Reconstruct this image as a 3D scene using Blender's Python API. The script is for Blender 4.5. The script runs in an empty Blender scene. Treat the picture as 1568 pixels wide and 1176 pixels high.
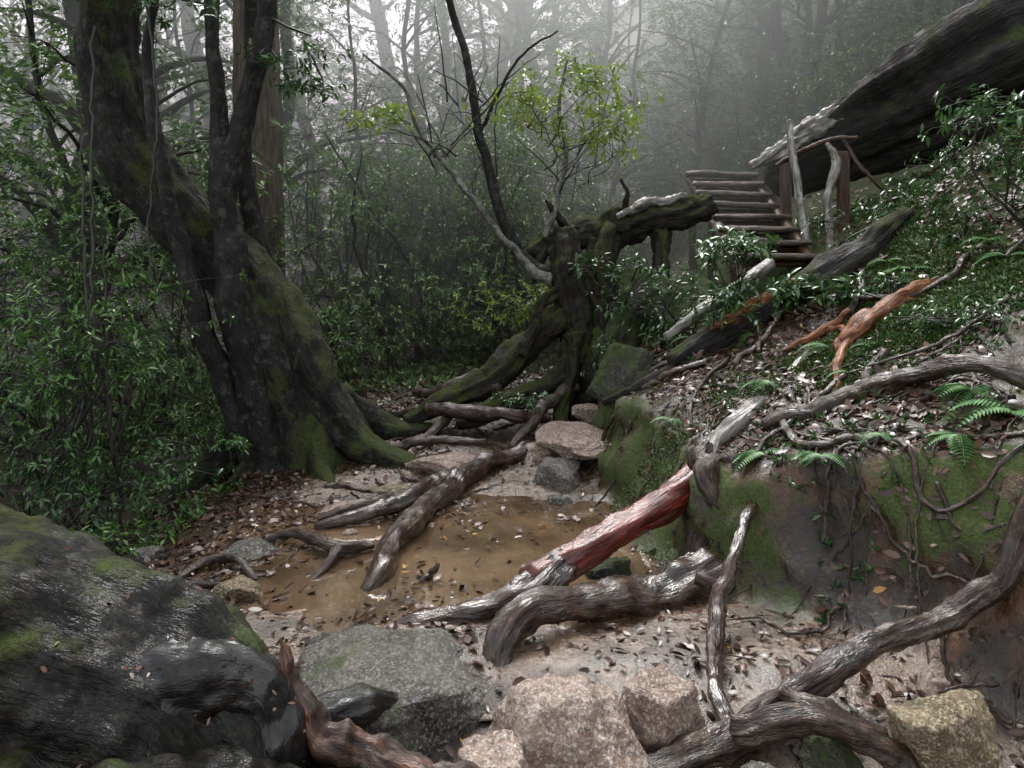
import bpy, math, bmesh
import numpy as np
from mathutils import Vector
rng=np.random.default_rng(11)
def nrm(a): return a/np.maximum(np.linalg.norm(a,axis=-1,keepdims=True),1e-9)
# ---------------------------------------------------------------- noise
def _h(ix,iy,iz,s):
    h=(ix*73856093)^(iy*19349663)^(iz*83492791)^(s*26544357)
    h&=0xffffffff
    h=((h^(h>>13))*1274126177)&0xffffffff
    h^=h>>16
    h=(h*668265263)&0xffffffff
    h^=h>>15
    return (h&0xffff)/32767.5-1.0
def vn(P,s=0):
    P=np.asarray(P,float); I=np.floor(P).astype(np.int64); f=P-I; f=f*f*(3-2*f)
    r=0
    for a in (0,1):
        for b in (0,1):
            for c in (0,1):
                w=(f[...,0] if a else 1-f[...,0])*(f[...,1] if b else 1-f[...,1])*(f[...,2] if c else 1-f[...,2])
                r=r+w*_h(I[...,0]+a,I[...,1]+b,I[...,2]+c,s)
    return r
def fbm(P,o=4,s=0):
    P=np.asarray(P,float); r=0; a=.55
    for i in range(o):
        r=r+a*vn(P*(2.03**i)+i*7.3,s+i); a*=.5
    return r
def sst(t): t=np.clip(t,0,1); return t*t*(3-2*t)
# ---------------------------------------------------------------- terrain
def foot(y):
    return np.interp(y,[1,2,2.7,3.2,3.6,4.2,5.2,6,7,8,10,14,30],[2.3,2.0,1.6,1.2,.85,.62,.5,.55,.7,.9,1.1,1.6,3])+.06*vn(np.stack([y*2.1,y*0,y*0],-1),5)
def terr(x,y):
    x=np.asarray(x,float); y=np.asarray(y,float)
    d=x-foot(y)
    base=np.interp(y,[-8,1.5,2.3,2.95,5,6.5,8,10,14,20,40,70],[-.4,-.32,-.2,0.01,0,.1,.2,.6,1.2,2.0,6,12])
    Hb=np.interp(y,[1,3,4,6,8,12],[.7,.66,.5,.52,.45,.3])
    wd=np.interp(y,[1,3,3.6,4.2],[.75,.62,.4,.3])
    z=base+Hb*sst(d/wd)
    z=z+np.minimum(np.maximum(0,d-.22),7)*.5+np.maximum(0,d-7.2)*.35
    dl=-1.75-x
    z=z-.45*sst(dl/1.3)*(1-sst((y-9)/4))+np.maximum(0,-6-x)*.12
    z=z+.45*np.exp(-(((x-3.6)/.9)**2+((y-5.5)/.8)**2))+.3*np.exp(-(((x-4.6)/1.)**2+((y-7.2)/1.)**2))
    z=z+.35*np.exp(-(((x-.2)/.8)**2+((y-7.3)/.55)**2))
    z=z-.38*np.exp(-(((x-2.45)/.55)**2+((y-7.3)/.8)**2))
    z=z+.3*np.maximum(0,y-11)*sst((x-1.5)/5)*(1-sst((y-26)/12)*.5)
    z=z-.055*np.exp(-(((x+.15)/.95)**2+((y-3.95)/.68)**2))
    off=np.clip(sst(d/.6)+sst((-1.3-x)/1.0)+sst((y-6.5)/2),0,1)
    P=np.stack([x,y,x*0],-1)
    z=z+(.018+.06*off)*fbm(P*2.3,4,3)+.13*off*fbm(P*.55,2,9)+(.006+.012*off)*fbm(P*9,3,21)
    return z
# ---------------------------------------------------------------- mesh helpers
class FL(list): pass
class MB:
    def __init__(s): s.V=[];s.F=[];s.M=[];s.C=[];s.n=0
    def add(s,V,Fs,mat=0):
        V=np.asarray(V,float).reshape(-1,3)
        for F in Fs:
            F=np.asarray(F,np.int64)
            if len(F): s.F.append(F+s.n); s.M.append(np.full(len(F),mat,np.int32))
        s.V.append(V); s.C.append(getattr(Fs,'co',V)); s.n+=len(V)
        return s
    def obj(s,name,mats,smooth=True,parent=None,attrs=None,loc=None,bco=True):
        V=np.vstack(s.V)
        if loc is None:
            if parent is not None and parent.get('base') is not None: loc=np.array(parent['base'])
            else: loc=np.array([(V[:,0].min()+V[:,0].max())/2,(V[:,1].min()+V[:,1].max())/2,V[:,2].min()])
        loc=np.asarray(loc,float)
        me=bpy.data.meshes.new(name)
        me.vertices.add(len(V)); me.vertices.foreach_set('co',(V-loc).astype(np.float32).ravel())
        lp=np.concatenate([f.ravel() for f in s.F]); sz=np.concatenate([np.full(len(f),f.shape[1]) for f in s.F])
        st=np.concatenate([[0],np.cumsum(sz)[:-1]])
        me.loops.add(len(lp)); me.loops.foreach_set('vertex_index',lp.astype(np.int32))
        me.polygons.add(len(sz)); me.polygons.foreach_set('loop_start',st.astype(np.int32))
        me.polygons.foreach_set('material_index',np.concatenate(s.M))
        me.polygons.foreach_set('use_smooth',np.full(len(sz),smooth))
        for m in mats: me.materials.append(m)
        if attrs:
            for k,a in attrs.items():
                at=me.attributes.new(k,'FLOAT','POINT'); at.data.foreach_set('value',a.astype(np.float32))
        if bco:
            at=me.attributes.new('bark_co','FLOAT_VECTOR','POINT'); at.data.foreach_set('vector',np.vstack(s.C).astype(np.float32).ravel())
        me.update(calc_edges=True)
        ob=bpy.data.objects.new(name,me); bpy.context.collection.objects.link(ob)
        if parent is not None:
            ob.parent=parent; ob.location=Vector(loc-np.array(parent['base']))
        else: ob.location=Vector(loc)
        return ob
def empty(name,base):
    e=bpy.data.objects.new(name,None); e.empty_display_size=.2
    bpy.context.collection.objects.link(e); e.location=Vector(base); e['base']=[float(b) for b in base]; return e
def tube(pts,seg=14,amp=.14,ridge=.12,conform=False,step=None,seed=0,wob=.25,lift=.3,fine=.0,ff=14):
    P=np.asarray(pts,float); rm=P[:,3].mean()
    if step is None: step=max(.012,rm*.4)
    Q=np.vstack([2*P[0]-P[1],P,2*P[-1]-P[-2]]); out=[]
    for i in range(len(P)-1):
        p0,p1,p2,p3=Q[i:i+4]; n=int(np.clip(np.linalg.norm((p2-p1)[:3])/step,2,60))
        t=np.linspace(0,1,n,endpoint=False)[:,None]
        out.append(.5*(2*p1+(p2-p0)*t+(2*p0-5*p1+4*p2-p3)*t**2+(3*p1-p0-3*p2+p3)*t**3))
    out.append(P[-1:]); C=np.vstack(out); R=np.maximum(C[:,3],.002); C=C[:,:3].copy()
    S=np.concatenate([[0],np.cumsum(np.linalg.norm(np.diff(C,axis=0),axis=1))])
    if wob:
        q=np.stack([S/(rm*5),S*0,S*0],-1)
        for k in range(3): C[:,k]+=wob*R*fbm(q,3,seed*3+k+40)
    if conform: C[:,2]=np.maximum(C[:,2],terr(C[:,0],C[:,1])+lift*R)
    T=nrm(np.gradient(C,axis=0)); N=np.zeros_like(T)
    a=np.array([0,0,1.]) if abs(T[0,2])<.8 else np.array([1.,0,0])
    v=a-T[0]*a.dot(T[0]); v/=np.linalg.norm(v); N[0]=v
    for i in range(1,len(T)):
        v=v-T[i]*v.dot(T[i]); v/=np.linalg.norm(v); N[i]=v
    B=np.cross(T,N); th=np.linspace(0,2*np.pi,seg,endpoint=False)
    D=np.cos(th)[None,:,None]*N[:,None]+np.sin(th)[None,:,None]*B[:,None]
    rc=np.stack(np.broadcast_arrays(np.cos(th)[None]*1.9,np.sin(th)[None]*1.9,(S/(rm*4))[:,None]),-1)
    pos=C[:,None]+D*R[:,None,None]
    mul=1+amp*fbm(pos/(rm*1.3),3,seed)*1.4+ridge*fbm(rc,3,seed+5)*1.6
    add=fine*fbm(pos*ff,4,seed+9) if fine else 0
    V=C[:,None]+D*(R[:,None]*mul+add)[...,None]
    m=len(C); idx=np.arange(m*seg).reshape(m,seg); nx=np.roll(idx,-1,1)
    F=np.stack([idx[:-1],nx[:-1],nx[1:],idx[1:]],-1).reshape(-1,4)
    V=V.reshape(-1,3); V=np.vstack([V,C[0]-T[0]*R[0]*.4,C[-1]+T[-1]*R[-1]*.4])
    c0=m*seg
    F3=np.vstack([np.stack([nx[0],idx[0],np.full(seg,c0)],-1),np.stack([idx[-1],nx[-1],np.full(seg,c0+1)],-1)])
    co=np.stack(np.broadcast_arrays(np.cos(th)[None]*R[:,None],np.sin(th)[None]*R[:,None],S[:,None]+seed*1.7),-1).reshape(-1,3)
    co=np.vstack([co,[0,0,seed*1.7],[0,0,S[-1]+seed*1.7]])
    L=FL([F,F3]);L.co=co
    return V,L
def sticks(p0,p1,r0,r1,n=4):
    p0=np.asarray(p0,float);p1=np.asarray(p1,float);T=nrm(p1-p0)
    a=np.where(np.abs(T[:,2:3])<.8,np.array([[0,0,1.]]),np.array([[1.,0,0]]))
    N=nrm(np.cross(T,a));B=np.cross(T,N);th=np.linspace(0,2*np.pi,n,endpoint=False)
    D=np.cos(th)[None,:,None]*N[:,None]+np.sin(th)[None,:,None]*B[:,None]
    r0=np.broadcast_to(r0,len(p0))[:,None,None];r1=np.broadcast_to(r1,len(p0))[:,None,None]
    V=np.concatenate([p0[:,None]+D*r0,p1[:,None]+D*r1],1)
    i=np.arange(n);j=(i+1)%n
    f=np.stack([i,j,j+n,i+n],-1)
    F=(np.arange(len(p0))*2*n)[:,None,None]+f[None]
    return V.reshape(-1,3),[F.reshape(-1,4)]
def leaves(P,D,U,L,W,hi=True,fold=.25,curl=.18):
    D=nrm(D);S=nrm(np.cross(D,U));N=np.cross(S,D);n=len(P)
    L=np.broadcast_to(L,n)[:,None];W=np.broadcast_to(W,n)[:,None];curl=np.broadcast_to(curl,n)[:,None]
    if hi:
        def pt(t,w,c): return P+D*(t*L)+S*(w*W)+N*(abs(w)*2*fold*W*.5-c*L)
        V=np.stack([pt(0,0,0),pt(.3,.42,0),pt(.68,.4,curl*.35),pt(1,0,curl),pt(.68,-.4,curl*.35),pt(.3,-.42,0),pt(.3,0,0),pt(.68,0,curl*.35)],1)
        t=np.array([[0,6,1],[2,7,3],[0,5,6],[4,3,7]]);q=np.array([[1,6,7,2],[5,4,7,6]])
        o=(np.arange(n)*8)[:,None,None]
        return V.reshape(-1,3),[(o+t).reshape(-1,3),(o+q).reshape(-1,4)]
    V=np.stack([P,P+D*.45*L+S*.5*W+N*fold*W*.5,P+D*L-N*curl*L,P+D*.45*L-S*.5*W+N*fold*W*.5],1)
    o=(np.arange(n)*4)[:,None,None]
    return V.reshape(-1,3),[(o+np.array([[0,1,2],[0,2,3]])).reshape(-1,3)]
def whorls(C,A,k,L,hi=True,asp=.34,tilt=(50,95),droop=.25,r=rng):
    n=len(C);A=nrm(A);a=np.where(np.abs(A[:,2:3])<.8,np.array([[0,0,1.]]),np.array([[1.,0,0]]))
    X=nrm(np.cross(A,a));Y=np.cross(A,X)
    ph=(np.arange(k)[None]*2*np.pi/k+r.uniform(0,6.3,(n,1))+r.normal(0,.35,(n,k)))
    tl=np.radians(r.uniform(tilt[0],tilt[1],(n,k)))
    D=A[:,None]*np.cos(tl)[...,None]+(X[:,None]*np.cos(ph)[...,None]+Y[:,None]*np.sin(ph)[...,None])*np.sin(tl)[...,None]
    D[...,2]-=r.uniform(0,droop*2,(n,k))
    Pp=C[:,None]+A[:,None]*(r.uniform(-.5,.2,(n,k))*L)[...,None]
    U=np.array([0,0,1.])+r.normal(0,.35,(n,k,3))
    Ls=L*r.uniform(.6,1.2,(n,k))
    return leaves(Pp.reshape(-1,3),D.reshape(-1,3),U.reshape(-1,3),Ls.ravel(),(Ls*asp).ravel(),hi)
def ell(n,c,rad,r=rng,lo=0.):
    d=nrm(r.normal(size=(n,3)));q=r.uniform(lo,1,(n,1))**(1/3.)
    return np.asarray(c)+d*q*np.asarray(rad)
def shrub(lf,wd,base,c,rad,nsub,ncl,L,k=6,hi=True,r=rng,stem=.012,asp=.34,sub=.3,stems=True,droop=.25):
    c=np.asarray(c,float);rad=np.asarray(rad,float);base=np.asarray(base,float)
    S=ell(nsub,c,rad*.9,r,.1)
    C=[];A=[];P0=[];hub=None
    for q,s in enumerate(S):
        m=max(3,int(ncl*r.uniform(.5,1.5)));e=r.normal(size=(m,3))*np.array([sub,sub,sub*.45])*rad.mean()
        C.append(s+e);A.append(e+np.array([0,0,.12])+(s-c)*.25);P0.append(np.repeat(s[None],m,0))
        if stems:
            if q%4==0 or hub is None:
                b=base+r.normal(size=3)*[.06,.06,0];hub=b*.4+s*.6+np.array([*(r.normal(size=2)*.18*rad.mean()),-.15*rad[2]])
                wd.add(*tube([[*b,stem*1.3],[*(b*.5+hub*.5+np.array([*(r.normal(size=2)*.1),0])),stem*1.1],[*hub,stem*.9],[*s,stem*.4]],seg=5,step=.1,amp=0,ridge=0,wob=2.,seed=int(r.integers(999))))
            else:
                mid=hub*.5+s*.5+np.array([*(r.normal(size=2)*.1*rad.mean()),.12*rad[2]])
                wd.add(*tube([[*hub,stem*.7],[*mid,stem*.5],[*s,stem*.3]],seg=4,step=.1,amp=0,ridge=0,wob=2.,seed=int(r.integers(999))))
    C=np.vstack(C);A=np.vstack(A);P0=np.vstack(P0);m=(P0*.5+C*.5)+r.normal(size=C.shape)*.02-np.array([0,0,.015])
    wd.add(*sticks(P0,m,stem*.35,stem*.25,3));wd.add(*sticks(m,C,stem*.25,stem*.15,3))
    lf.add(*whorls(C,A,k,L,hi,asp,r=r,droop=droop))
# ---------------------------------------------------------------- materials
class NM:
    def __init__(s,name):
        s.m=bpy.data.materials.new(name);s.m.use_nodes=True;s.t=s.m.node_tree;s.t.nodes.clear()
        s.o=s.t.nodes.new('ShaderNodeOutputMaterial');s.b=s.t.nodes.new('ShaderNodeBsdfPrincipled')
        s.t.links.new(s.b.outputs[0],s.o.inputs[0]);s.tc=s.t.nodes.new('ShaderNodeTexCoord');s.co=s.tc.outputs['Object']
    def set(s,sock,v):
        if hasattr(v,'is_output'): s.t.links.new(v,sock)
        elif isinstance(v,(tuple,list)) and len(v)==3 and sock.type=='RGBA': sock.default_value=(*v,1)
        else: sock.default_value=v
    def noise(s,sc,det=5,ro=.6,vec=None,dist=0):
        n=s.t.nodes.new('ShaderNodeTexNoise');n.inputs['Scale'].default_value=sc;n.inputs['Detail'].default_value=det
        n.inputs['Roughness'].default_value=ro;n.inputs['Distortion'].default_value=dist;s.t.links.new(vec or s.co,n.inputs['Vector']);return n.outputs['Fac']
    def vor(s,sc,vec=None,out='Distance',feat='F1'):
        n=s.t.nodes.new('ShaderNodeTexVoronoi');n.feature=feat;n.inputs['Scale'].default_value=sc;s.t.links.new(vec or s.co,n.inputs['Vector']);return n.outputs[out]
    def map(s,scale,vec=None):
        n=s.t.nodes.new('ShaderNodeMapping');n.inputs['Scale'].default_value=scale;s.t.links.new(vec or s.co,n.inputs['Vector']);return n.outputs[0]
    def ramp(s,f,stops):
        n=s.t.nodes.new('ShaderNodeValToRGB');e=n.color_ramp.elements
        while len(e)<len(stops): e.new(.5)
        for i,(p,c) in enumerate(stops):
            e[i].position=p;e[i].color=(c,c,c,1) if not isinstance(c,(tuple,list)) else (*c,1)
        s.set(n.inputs[0],f);return n.outputs[0]
    def mix(s,f,a,b,mode='MIX'):
        n=s.t.nodes.new('ShaderNodeMix');n.data_type='RGBA';n.blend_type=mode
        s.set(n.inputs[0],f);s.set(n.inputs[6],a);s.set(n.inputs[7],b);return n.outputs[2]
    def math(s,op,a,b=0.,clamp=False):
        n=s.t.nodes.new('ShaderNodeMath');n.operation=op;n.use_clamp=clamp;s.set(n.inputs[0],a);s.set(n.inputs[1],b);return n.outputs[0]
    def geo(s,o): n=s.t.nodes.new('ShaderNodeNewGeometry');return n.outputs[o]
    def nz(s):
        n=s.t.nodes.new('ShaderNodeSeparateXYZ');s.t.links.new(s.geo('Normal'),n.inputs[0]);return n.outputs[2]
    def attr(s,k,o='Fac'): n=s.t.nodes.new('ShaderNodeAttribute');n.attribute_name=k;return n.outputs[o]
    def bump(s,h,st=.5,d=.02,nin=None):
        n=s.t.nodes.new('ShaderNodeBump');n.inputs['Strength'].default_value=st;n.inputs['Distance'].default_value=d
        s.set(n.inputs['Height'],h)
        if nin is not None: s.t.links.new(nin,n.inputs['Normal'])
        return n.outputs[0]
    def fin(s,col,ro,norm=None,spec=.5,coat=0):
        s.set(s.b.inputs['Base Color'],col);s.set(s.b.inputs['Roughness'],ro);s.set(s.b.inputs['Specular IOR Level'],spec)
        if norm is not None: s.t.links.new(norm,s.b.inputs['Normal'])
        if not isinstance(coat,(int,float)) or coat>0:
            s.set(s.b.inputs['Coat Weight'],coat);s.b.inputs['Coat Roughness'].default_value=.07
            if norm is not None: s.t.links.new(norm,s.b.inputs['Coat Normal'])
        return s.m
MOSS=((.017,.028,.006),(.075,.105,.02))
def bark(name,c0,c1,sc=14,st=.2,moss=0.,ro=(.25,.6),bd=.03,c2=None,lich=0.,spec=.5,coat=0.,lsc=13,lc=(.26,.28,.23)):
    m=NM(name);bc=m.attr('bark_co','Vector');v=m.map((1,1,st),bc)
    a=m.noise(sc,5,.7,v,.5);fi=m.noise(sc*4.5,3,.65,v)
    w=m.noise(4.5,4,.65)
    col=m.mix(m.ramp(a,[(.36,0.),(.62,1.)]),c0,c1)
    if c2: col=m.mix(m.ramp(w,[(.46,0.),(.58,1.)]),col,c2)
    col=m.mix(m.ramp(fi,[(.37,.9),(.58,0.)]),col,(c0[0]*.35,c0[1]*.35,c0[2]*.35))
    if lich: col=m.mix(m.math('MULTIPLY',m.ramp(m.noise(lsc,4,.7),[(.55,0.),(.62,1.)]),lich),col,lc)
    r=m.ramp(w,[(.36,ro[0]),(.62,ro[1])])
    h=m.math('ADD',a,m.math('MULTIPLY',fi,.5));cw=coat
    if coat: cw=m.math('MULTIPLY',m.ramp(w,[(.44,1.),(.58,.15)]),coat)
    if moss:
        f=m.math('ADD',m.math('MULTIPLY',m.nz(),.2),m.noise(2.9,5,.68))
        f=m.math('MULTIPLY',m.math('SUBTRACT',f,.78-.4*moss),7,True)
        mf=m.noise(70,3,.75)
        mc=m.mix(m.ramp(mf,[(.3,0.),(.7,1.)]),MOSS[0],MOSS[1])
        mc=m.mix(m.ramp(w,[(.4,0.),(.7,.6)]),mc,(.045,.036,.013))
        col=m.mix(f,col,mc);r=m.mix(f,r,(.85,.85,.85));h=m.math('ADD',h,m.math('MULTIPLY',m.math('MULTIPLY',mf,f),.6))
        if coat: cw=m.math('MULTIPLY',m.math('SUBTRACT',1.,f),cw)
    return m.fin(col,r,m.bump(h,1.,bd),spec,cw)
def leafmat(name,c0,c1,c2,ro=.3,tr=.35,spec=.5,var=True):
    m=NM(name);rp=m.geo('Random Per Island')
    col=m.ramp(rp,[(0,c0),(.55,c1),(1,c2)])
    if var: col=m.mix(m.ramp(m.noise(1.7,2),[(.38,.0),(.65,.4)]),col,tuple(x*.5 for x in c1))
    m.fin(col,ro,None,spec)
    if tr:
        t=m.t.nodes.new('ShaderNodeBsdfTranslucent');m.t.links.new(col,t.inputs[0]);x=m.t.nodes.new('ShaderNodeMixShader');x.inputs[0].default_value=tr
        m.t.links.new(m.b.outputs[0],x.inputs[1]);m.t.links.new(t.outputs[0],x.inputs[2]);m.t.links.new(x.outputs[0],m.o.inputs[0])
    return m.m
m_trunk=bark('trunk_bark',(.006,.006,.005),(.024,.021,.016),12,.2,moss=.56,ro=(.6,.9),lich=.12,bd=.04,spec=.3)
m_trunkdk=bark('dark_bark',(.005,.005,.004),(.018,.015,.012),16,.25,moss=.25,ro=(.45,.8),lich=.15,spec=.35)
m_pale=bark('pale_trunk_bark',(.05,.036,.022),(.13,.095,.06),9,.12,moss=.35,ro=(.6,.9),bd=.05)
def simple(name,c0,c1,ro):
    m=NM(name);return m.fin(m.mix(m.noise(3,2),c0,c1),ro)
m_bg=simple('distant_bark',(.010,.010,.008),(.03,.029,.022),.8)
MUD=(.16,.11,.075)
m_root=bark('root_bark',(.011,.006,.0045),(.09,.051,.032),17,.22,ro=(.3,.6),c2=(.038,.018,.012),bd=.02,coat=.5,spec=.4,lich=.35,lsc=26,lc=MUD)
m_rootwet=bark('wet_root_bark',(.012,.0065,.005),(.10,.054,.035),15,.18,ro=(.2,.5),c2=(.045,.02,.014),bd=.016,coat=1.,spec=.4,lich=.3,lsc=24,lc=MUD)
m_red=bark('red_root_wood',(.05,.007,.004),(.27,.032,.016),22,.13,ro=(.2,.45),c2=(.12,.016,.009),bd=.01,coat=.5,lich=.18,lsc=22,lc=(.12,.07,.05))
m_orange=bark('orange_root_wood',(.10,.03,.011),(.46,.18,.06),20,.12,ro=(.35,.65),c2=(.22,.075,.028),bd=.018,coat=.25,spec=.3,lich=.4,lsc=18,lc=(.06,.035,.02))
m_orangedk=bark('brown_root_wood',(.02,.009,.006),(.19,.062,.026),18,.18,ro=(.4,.7),c2=(.045,.021,.013),bd=.014,coat=.3,lich=.25,lsc=30,lc=(.08,.045,.03))
m_butt=bark('old_mossy_bark',(.003,.0028,.0022),(.019,.0155,.011),15,.3,moss=.34,ro=(.6,.9),lich=.3,bd=.018,spec=.2,lsc=40,lc=(.06,.054,.04),coat=.35)
m_black=bark('wet_black_bark',(.002,.0018,.0016),(.013,.0105,.009),15,.35,ro=(.4,.7),moss=.14,c2=(.007,.0065,.006),bd=.008,spec=.3,coat=.8,lich=.15,lsc=40,lc=(.05,.04,.03))
m_log=bark('wet_log_bark',(.006,.005,.0045),(.028,.023,.018),13,.12,moss=.42,ro=(.5,.8),bd=.035,coat=.1,spec=.25)
m_logpale=bark('weathered_wood',(.09,.08,.07),(.36,.335,.30),14,.1,ro=(.12,.4),bd=.015,coat=.4)
m_mosslog=bark('mossy_log_bark',(.008,.0065,.005),(.036,.028,.019),10,.3,moss=.58,ro=(.5,.8),bd=.04,spec=.25)
m_plank=bark('stair_plank_wood',(.035,.027,.022),(.22,.165,.13),16,.12,moss=.0,ro=(.2,.5),bd=.012,coat=.4)
m_post=bark('peeled_post_wood',(.16,.15,.14),(.66,.64,.60),14,.15,ro=(.1,.35),c2=(.3,.26,.22),bd=.01,coat=.5)
m_brpost=bark('brown_post_wood',(.03,.015,.009),(.12,.06,.033),14,.12,ro=(.35,.6),bd=.012)
m_twig=simple('twig_bark',(.01,.009,.007),(.035,.03,.024),.5)
m_twigp=bark('lichen_twig_bark',(.05,.05,.043),(.24,.24,.21),16,.4,ro=(.4,.7),bd=.004)
m_leaf=leafmat('evergreen_leaf',(.035,.10,.02),(.068,.185,.03),(.16,.28,.055),.16,.3,.7)
m_leafd=leafmat('dark_leaf',(.025,.07,.02),(.045,.12,.03),(.095,.175,.045),.2,.2,.6)
m_leafy=leafmat('young_leaf',(.14,.23,.035),(.23,.34,.055),(.38,.44,.08),.35,.4)
m_bgleaf=leafmat('forest_leaf',(.06,.13,.042),(.115,.22,.06),(.22,.33,.10),.32,.3,.6,False)
m_fern=leafmat('fern_leaf',(.05,.14,.045),(.09,.23,.065),(.15,.3,.09),.4,.2)
m_mossl=leafmat('moss_leaf',(.03,.06,.008),(.06,.11,.016),(.11,.17,.03),.6,0)
m_lit=leafmat('fallen_leaf',(.022,.011,.007),(.062,.028,.017),(.14,.07,.045),.32,0,.5)
m_flake=leafmat('leaf_flake',(.08,.03,.015),(.2,.09,.05),(.45,.36,.28),.3,0,.5)
m_lity=leafmat('yellow_fallen_leaf',(.35,.16,.03),(.45,.25,.05),(.5,.33,.1),.3,0)
def ground_mat():
    m=NM('wet_forest_soil');n1=m.noise(2.6,6,.68,None,.5);n2=m.noise(42,5,.72);n3=m.noise(6.5,5,.7)
    mud=m.mix(m.ramp(n1,[(.38,0.),(.6,1.)]),(.042,.026,.016),(.20,.126,.073))
    mud=m.mix(m.ramp(n3,[(.5,0.),(.62,.6)]),mud,(.042,.027,.017))
    mud=m.mix(m.ramp(n2,[(.45,0.),(.7,.75)]),mud,(.03,.02,.014))
    fl=m.mix(m.ramp(n3,[(.35,0.),(.65,1.)]),(.014,.010,.007),(.045,.028,.018))
    fl=m.mix(m.ramp(n2,[(.5,0.),(.65,.7)]),fl,(.075,.043,.028))
    bk=m.mix(m.ramp(n1,[(.42,0.),(.66,1.)]),(.018,.010,.006),(.17,.066,.021))
    bk=m.mix(m.ramp(n2,[(.42,0.),(.7,.85)]),bk,(.022,.015,.010))
    ms=m.mix(m.ramp(m.noise(75,3,.75),[(.3,0.),(.7,1.)]),MOSS[0],MOSS[1])
    am,ab,ao=m.attr('mud'),m.attr('bank'),m.attr('moss')
    jit=m.math('MULTIPLY',m.math('SUBTRACT',n3,.5),1.6)
    f1=m.math('MULTIPLY',m.math('SUBTRACT',m.math('ADD',am,jit),.3),3,True)
    f2=m.math('MULTIPLY',m.math('SUBTRACT',m.math('ADD',ab,jit),.3),3,True)
    f3=m.math('MULTIPLY',m.math('SUBTRACT',m.math('ADD',ao,m.math('MULTIPLY',jit,1.3)),.40),4,True)
    col=m.mix(f1,fl,mud);col=m.mix(f2,col,bk);col=m.mix(f3,col,ms)
    ro=m.ramp(n1,[(.44,.06),(.66,.35)]);ro=m.mix(f3,ro,(.9,.9,.9))
    h=m.math('ADD',m.math('MULTIPLY',n3,.8),m.math('MULTIPLY',n2,.5))
    cw=f1
    return m.fin(col,ro,m.bump(h,1.,.015),.5,cw)
m_ground=ground_mat()
def rock_mat(name,c0,c1,sp,moss=0.,dark=.6,coat=.3):
    m=NM(name);n2=m.noise(60,4,.75);col=m.mix(m.ramp(m.noise(5,5,.7),[(.38,0.),(.6,1.)]),c0,c1)
    col=m.mix(m.ramp(m.vor(120,None,'Color'),[(.60,0.),(.7,.7)]),col,sp)
    col=m.mix(m.math('MULTIPLY',m.ramp(n2,[(.5,0.),(.6,1.)]),dark),col,(.035,.032,.03))
    n3=m.noise(14,6,.72);r=m.ramp(n3,[(.35,.12),(.65,.45)]);h=m.math('ADD',n3,m.math('MULTIPLY',n2,.3))
    if moss:
        f=m.math('MULTIPLY',m.math('SUBTRACT',m.math('ADD',m.noise(4,5,.7),m.math('MULTIPLY',m.nz(),.12)),.75-.4*moss),7,True)
        col=m.mix(f,col,m.mix(m.ramp(n2,[(.3,0.),(.7,1.)]),MOSS[0],MOSS[1]));r=m.mix(f,r,(.85,.85,.85))
    return m.fin(col,r,m.bump(h,1.,.04),.5,coat)
m_rk=rock_mat('grey_granite',(.038,.034,.029),(.145,.13,.11),(.34,.31,.27),.32,coat=.6)
m_rkp=rock_mat('pink_granite',(.22,.14,.10),(.46,.34,.27),(.68,.58,.51),.0,.5,coat=.6)
m_rky=rock_mat('yellow_granite',(.14,.095,.045),(.29,.215,.12),(.5,.45,.32),.3)
m_rkm=rock_mat('mossy_stone',(.025,.025,.022),(.08,.08,.068),(.13,.13,.11),.8,coat=0)
mw=NM('muddy_water');m_water=mw.fin(mw.mix(mw.ramp(mw.noise(1.8,5),[(.4,0.),(.6,1.)]),(.085,.053,.03),(.20,.13,.077)),.015,mw.bump(mw.noise(9,2),.08,.01),1.,1.)
# ---------------------------------------------------------------- ground sheet
def geom(a,b,s0,g):
    o=[];x=a;s=s0;sg=1 if b>a else -1
    while (b-x)*sg>0: o.append(x);x+=s*sg;s*=g
    o.append(b);return o
xs=np.array(sorted(set(geom(-3.6,-60,.05,1.09)[1:]+list(np.arange(-3.6,4.4,.026))+geom(4.4,60,.05,1.09))))
ys=np.array(sorted(set(geom(1.5,-8,.08,1.12)[1:]+list(np.arange(1.5,8.2,.026))+geom(8.2,70,.04,1.04))))
X,Y=np.meshgrid(xs,ys);Z=terr(X,Y)
dd=X-foot(Y);face=np.exp(-((dd-.18)/.25)**2)*(1-sst((Y-8)/2))
P=np.stack([X,Y,Z],-1)
X2=X+face*(.16*fbm(P*np.array([3,3,5]),4,77)+.05*fbm(P*12,3,78))
Z2=Z+face*.07*fbm(P*7,3,79)
gz,gx=np.gradient(Z,ys,xs)
steep=sst((np.hypot(gz,gx)-.75)/.6)
mud=sst((X+1.55)/.4)*(1-sst((dd+.05)/.2))*(1-sst((Y-5.6)/1.0))*sst((Y-2.7)/.4)
mud=np.maximum(mud,.75*(1-sst((Y-3.1)/.5))*(1-sst((dd)/.3))*sst((X+.1)/.5))
orange=steep*sst((X-1.15)/.4);bankm=np.clip(steep*.6+orange,0,1)*(1-sst((Y-8)/2))
moss=np.clip(.62*sst((X-1.7)/.6)*sst((Y-3.6)/.6)+.7*face*(1-sst((X-1.1)/.3))+.35*(Y>6.4)+.3*np.exp(-(((X-3.5)/1.1)**2+((Y-5.5)/.9)**2)),0,.85)
moss=moss+.55*steep*sst((X-1.2)/.4)*sst((Z-.2)/.3)+.5*np.exp(-(((X-2.1)/.5)**2+((Y-3.3)/.4)**2))
ny,nx_=X.shape;idx=np.arange(ny*nx_).reshape(ny,nx_)
F=np.stack([idx[:-1,:-1],idx[:-1,1:],idx[1:,1:],idx[1:,:-1]],-1).reshape(-1,4)
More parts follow.
